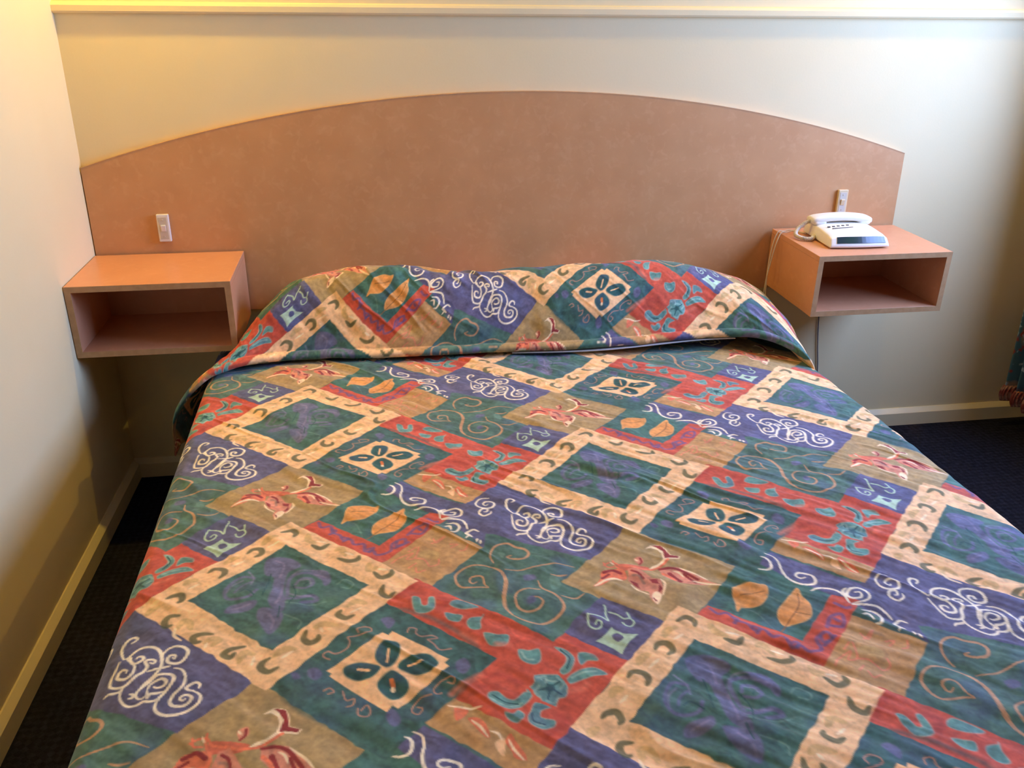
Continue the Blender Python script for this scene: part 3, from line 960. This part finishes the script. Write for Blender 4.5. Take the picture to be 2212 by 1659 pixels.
# ------------------------------------------------------------------ bedspread
sp = thing('bedspread', 'quilted patchwork-print bedspread in teal, red, blue and cream', 'bedspread', (0, 0, 0))
def xl(y): return .335 - .026 * (y + .611)
def xr(y): return 1.993 + .022 * (y + .566)
RAD = .036
def drop(d):
    """outward and downward run of cloth hanging over an edge, d = cloth length past the edge"""
    th = np.clip(d / RAD, 0, math.pi / 2)
    ext = np.maximum(d - RAD * math.pi / 2, 0)
    return RAD * np.sin(th), RAD * (1 - np.cos(th)) + ext

def wrinkle(X, Y):
    s, t = (X + Y) / math.sqrt(2), (Y - X) / math.sqrt(2)
    wx = s + .012 * vnoise(s / .10, t / .14, 21)
    a = vnoise(wx / .020, t / .13, 1)
    b = vnoise(wx / .045, t / .20, 2)
    c = vnoise(X / .16, Y / .16, 4)
    e = vnoise((X * .9 - Y * .3) / .028, (Y * .9 + X * .3) / .09, 6)
    mask = .55 + .45 * vnoise(X / .25, Y / .25, 8)
    rid = 1 - np.abs(vnoise(wx / .07, t / .35, 9))
    f = vnoise(wx / .011, t / .07, 17)
    mk = np.clip(mask, .12, 1)
    return .0030 * a * mk + .0011 * f * mk + .0036 * b * (.5 + .5 * mk) + .0045 * c + .0009 * e + .0046 * np.clip(rid - .82, 0, 1) * 5 * mk

STEP = .0021
side = np.concatenate([np.arange(.0022, .075, .0022), np.arange(.077, .43, .009)])
NU = int(1.57 / STEP)
u = np.concatenate([-side[::-1], np.linspace(0, 1, NU), 1 + side])       # <0 left drop, 0..1 top, >1 right drop
ys = np.arange(-.20, YF + RAD, -STEP)
rows_y = np.concatenate([ys, ys[-1] - side])
U, YC = np.meshgrid(u, rows_y)
dv = np.maximum(ys[-1] - YC, 0)
ytop = np.maximum(YC, ys[-1])
dl, dr = np.maximum(-U, 0), np.maximum(U - 1, 0)
x0, x1 = xl(ytop) + RAD, xr(ytop) - RAD
ox, oz = drop(dl + dr)
oy, oz2 = drop(dv)
Xc = x0 + (x1 - x0) * np.clip(U, 0, 1)
wave = .010 * np.sin(ytop * 21 + 1.3 * vnoise(ytop / .2, U * 0, 14)) * np.clip((dl + dr - .06) / .2, 0, 1)
wavef = .012 * np.sin(Xc * 19) * np.clip((dv - .06) / .2, 0, 1)
PX = Xc - np.where(dl > 0, ox + wave + .03 * (dl / .43) ** 2, 0) + np.where(dr > 0, ox + wave + .03 * (dr / .43) ** 2, 0)
PY = ytop - oy - wavef - .03 * (dv / .43) ** 2 * (dv > 0)
cloth_x = Xc - dl + dr
Wz = wrinkle(cloth_x, YC)
flat = (dl + dr + dv == 0)
edge = np.minimum(Xc - x0, x1 - Xc)
PZ = BED_Z - np.maximum(oz, oz2) + Wz * np.where(flat, 1, np.clip(1 - (dl + dr + dv) / .06, 0, 1)) - .008 * np.exp(-edge / .07)
grid_mesh('main_panel', np.stack([PX, PY, PZ], -1), print_colour(cloth_x, YC), M_cloth, sp)

# the head end: cloth folded under, then drawn up over the pillows and hanging at both sides
Fp = [(.236, -.47, .30), (.252, -.465, .41), (.334, -.445, .500), (.42, -.408, .522), (.565, -.372, .522), (.83, -.392, .523), (1.15, -.400, .524), (1.41, -.420, .529),
      (1.72, -.425, .545), (1.87, -.485, .552), (1.957, -.575, .516), (1.992, -.59, .42), (1.998, -.585, .29)]
Rp = [(.285, -.23, .27), (.335, -.23, .40), (.425, -.24, .53), (.512, -.25, .652), (.63, -.25, .712), (.87, -.25, .722), (1.15, -.25, .700), (1.47, -.25, .715),
      (1.72, -.25, .696), (1.85, -.25, .662), (1.965, -.25, .60), (2.035, -.25, .49), (2.05, -.25, .33)]
Bp = [(.31, -.035, .26), (.33, -.035, .38), (.43, -.035, .528), (.51, -.035, .60), (.63, -.035, .615), (.87, -.035, .61), (1.15, -.035, .60), (1.47, -.035, .61),
      (1.72, -.035, .595), (1.85, -.035, .57), (1.95, -.035, .51), (2.0, -.035, .42), (2.01, -.035, .30)]
def resample(c, n):
    L_ = np.cumsum(np.r_[0, np.linalg.norm(np.diff(c, axis=0), axis=1)])
    return L_
F0, R0, B0 = (catmull(p, 200) for p in (Fp, Rp, Bp))
# common parameter: mean arc length of the three rails
am = sum(np.cumsum(np.r_[0, np.linalg.norm(np.diff(c, axis=0), axis=1)]) for c in (F0, R0)) / 2
nu = int(am[-1] / .0023)
q = np.linspace(0, am[-1], nu)
rail = lambda c: np.stack([np.interp(q, am, c[:, k]) for k in range(3)], -1)
F_, R_l, B_ = rail(F0), rail(R0), rail(B0)
mid = int(np.argmin(np.abs(F_[:, 0] - 1.15)))
cx_ = q - q[mid] + 1.13
rowsP = []
# rolled hem: tucked back, round the nose, then up
for (by, bz) in ((.075, -.016), (.055, -.016), (.03, -.0155), (.012, -.0145), (.002, -.0125), (-.004, -.009), (-.0065, -.004), (-.006, .001), (-.002, .0055), (.004, .0085), (.010, .0100), (.016, .0092), (.020, .0085)):
    rowsP.append(F_ + np.array([0, by, bz]))
F2 = F_ + np.array([0, .020, .0085])
nw = 150
for i in range(1, nw + 1):
    w = i / nw
    yv = F2[:, 1] + (R_l[:, 1] - F2[:, 1]) * w
    xv = F2[:, 0] + (R_l[:, 0] - F2[:, 0]) * (w ** .9)
    g = 1 - (1 - w) ** 1.85
    g = .15 * w + .85 * g
    zv = F2[:, 2] + (R_l[:, 2] - F2[:, 2]) * g
    rowsP.append(np.stack([xv, yv, zv], -1))
for i in range(1, 91):
    w = i / 90
    yv = R_l[:, 1] + (B_[:, 1] - R_l[:, 1]) * w
    xv = R_l[:, 0] + (B_[:, 0] - R_l[:, 0]) * w
    zv = R_l[:, 2] + (B_[:, 2] - R_l[:, 2]) * (w ** 2)
    rowsP.append(np.stack([xv, yv, zv], -1))
PP = np.stack(rowsP)
arc_v = np.cumsum(np.vstack([np.zeros((1, nu)), np.linalg.norm(np.diff(PP, axis=0), axis=2)]), axis=0)
arc_v -= arc_v[12:13]
cy_ = -.145 + arc_v + np.interp(cx_, [.3, .75, 1.1, 1.4], [.11, .105, .05, .01])[None]
cx_ = cx_ + np.interp(cx_, [.5, .9, 1.3], [-.05, -.03, 0])
CX = np.broadcast_to(cx_[None], cy_.shape)
nrm = np.cross(np.gradient(PP, axis=1), np.gradient(PP, axis=0))
nrm /= np.linalg.norm(nrm, axis=2)[..., None] + 1e-12
nrm *= np.sign(nrm[..., 2:3] + 1e-9)
rise = np.clip(arc_v / .05, 0, 1)
wr = wrinkle(CX, cy_) * 1.1 + .005 * vnoise(CX / .12, cy_ / .09, 31)
# gathers radiating from the tuck
wr += .0035 * vnoise(CX / .035 + cy_ * 6, cy_ / .16, 33) * np.clip(1 - arc_v / .16, 0, 1)
PP = PP + nrm * (wr * rise)[..., None]
PP[:13] += np.array([0, 0, 1.0]) * (.0025 * vnoise(CX[:13] / .06, cy_[:13] * 0, 35))[..., None]
grid_mesh('pillow_panel', PP, print_colour(CX, cy_), M_cloth, sp)

# pale lining showing along the open fold on the right-hand pillow
M_line = mat('pale_lining', (206, 198, 190), .8)
sel = np.linspace(1.16, 1.80, 90)
lp = []
for xx_ in sel:
    k = int(np.argmin(np.abs(F_[:, 0] - xx_)))
    w = max(0., math.sin(math.pi * (xx_ - 1.16) / .64)) ** .7 - .45
    y_, z_ = F_[k, 1], F_[k, 2]
    lp.append([(xx_, y_ + .02, z_ - .0175), (xx_, y_ - .002 - .008 * w, z_ - .018), (xx_, y_ - .004 - .010 * w, z_ - .016), (xx_, y_ - .002 - .008 * w, z_ - .0145), (xx_, y_ + .02, z_ - .0165)])
LP = np.array(lp).transpose(1, 0, 2)
tag(grid_mesh('lining_edge', LP, None, M_line, sp), 'pale grey lining showing in the fold')

# ------------------------------------------------------------------ curtain beside the window
def curtain_material():
    m = mat('floral_curtain', (168, 138, 98), .85, (190, 160, 116), 14)
    nt = m.node_tree
    b = nt.nodes['Principled BSDF']
    tc = [n for n in nt.nodes if n.type == 'TEX_COORD'][0]
    base = [n for n in nt.nodes if n.type == 'VALTORGB'][0]
    last = base.outputs['Color']
    for sc, c, lo, hi in ((5.0, (74, 108, 112), .53, .58), (22, (150, 70, 56), .60, .66), (30, (176, 196, 190), .62, .68)):
        n = nt.nodes.new('ShaderNodeTexNoise')
        n.inputs['Scale'].default_value = sc
        n.inputs['Detail'].default_value = 2
        r = nt.nodes.new('ShaderNodeValToRGB')
        r.color_ramp.elements[0].position, r.color_ramp.elements[1].position = lo, hi
        mx = nt.nodes.new('ShaderNodeMix')
        mx.data_type = 'RGBA'
        mx.inputs[7].default_value = rgba(c)
        nt.links.new(tc.outputs['Object'], n.inputs['Vector'])
        nt.links.new(n.outputs['Fac'], r.inputs['Fac'])
        nt.links.new(r.outputs['Color'], mx.inputs[0])
        nt.links.new(last, mx.inputs[6])
        last = mx.outputs[2]
    nt.links.new(last, b.inputs['Base Color'])
    return m
cu = thing('curtain', 'floral curtain with a rust frill hanging at the right edge', 'curtain', (3.072, -.35, .10))
M_cur = curtain_material()
M_fr = mat('rust_frill', (150, 74, 58), .85, (196, 150, 116), 45, 3, stops=(.42, .62))
t = np.linspace(0, 1, 150)
path = np.stack([3.115 + .055 * np.sin(t * 2 * math.pi * 3.5 + 2.6), -.05 - .20 * t], -1)
zz = np.linspace(0, 2.08, 40)
G = np.zeros((len(zz), len(t), 3))
for i, z in enumerate(zz):
    k = .65 + .35 * (1 - z / 2.08)
    G[i, :, 0] = 3.115 + (path[:, 0] - 3.115) * k - 3.1
    G[i, :, 1] = path[:, 1] + .35
    G[i, :, 2] = z + .03
o = grid_mesh('panel', G, None, M_cur, cu)
sm = o.modifiers.new('thickness', 'SOLIDIFY'); sm.thickness = .003
zf = np.linspace(0, .06, 9)
G = np.zeros((len(zf), 400, 3))
tt = np.linspace(0, 1, 400)
for i, z in enumerate(zf):
    puff = .012 * math.sin(math.pi * (z / .06) * .9 + .2)
    ph_ = .006 * np.sin(tt * 2 * math.pi * 60 + .6 * np.sin(tt * 90))
    G[i, :, 0] = np.interp(tt, t, path[:, 0]) - 3.1 - puff - ph_
    G[i, :, 1] = np.interp(tt, t, path[:, 1]) + .35
    G[i, :, 2] = z
o = grid_mesh('frill', G, None, M_fr, cu)
sm = o.modifiers.new('thickness', 'SOLIDIFY'); sm.thickness = .004
tag(o, 'gathered rust-coloured frill at the hem')
tube('rail', [(.015, .3, 2.12), (.015, -.1, 2.12), (.015, -.6, 2.12), (.015, -2.4, 2.12)], .012, M_trim, cu)
for k in range(9):
    bm = bmesh.new()
    bmesh.ops.create_cone(bm, cap_ends=True, segments=10, radius1=.006, radius2=.006, depth=.02, matrix=Matrix.Translation((.015, .29 - .024 * k, 2.105)))
    bm_obj('glider', bm, M_trim, cu)
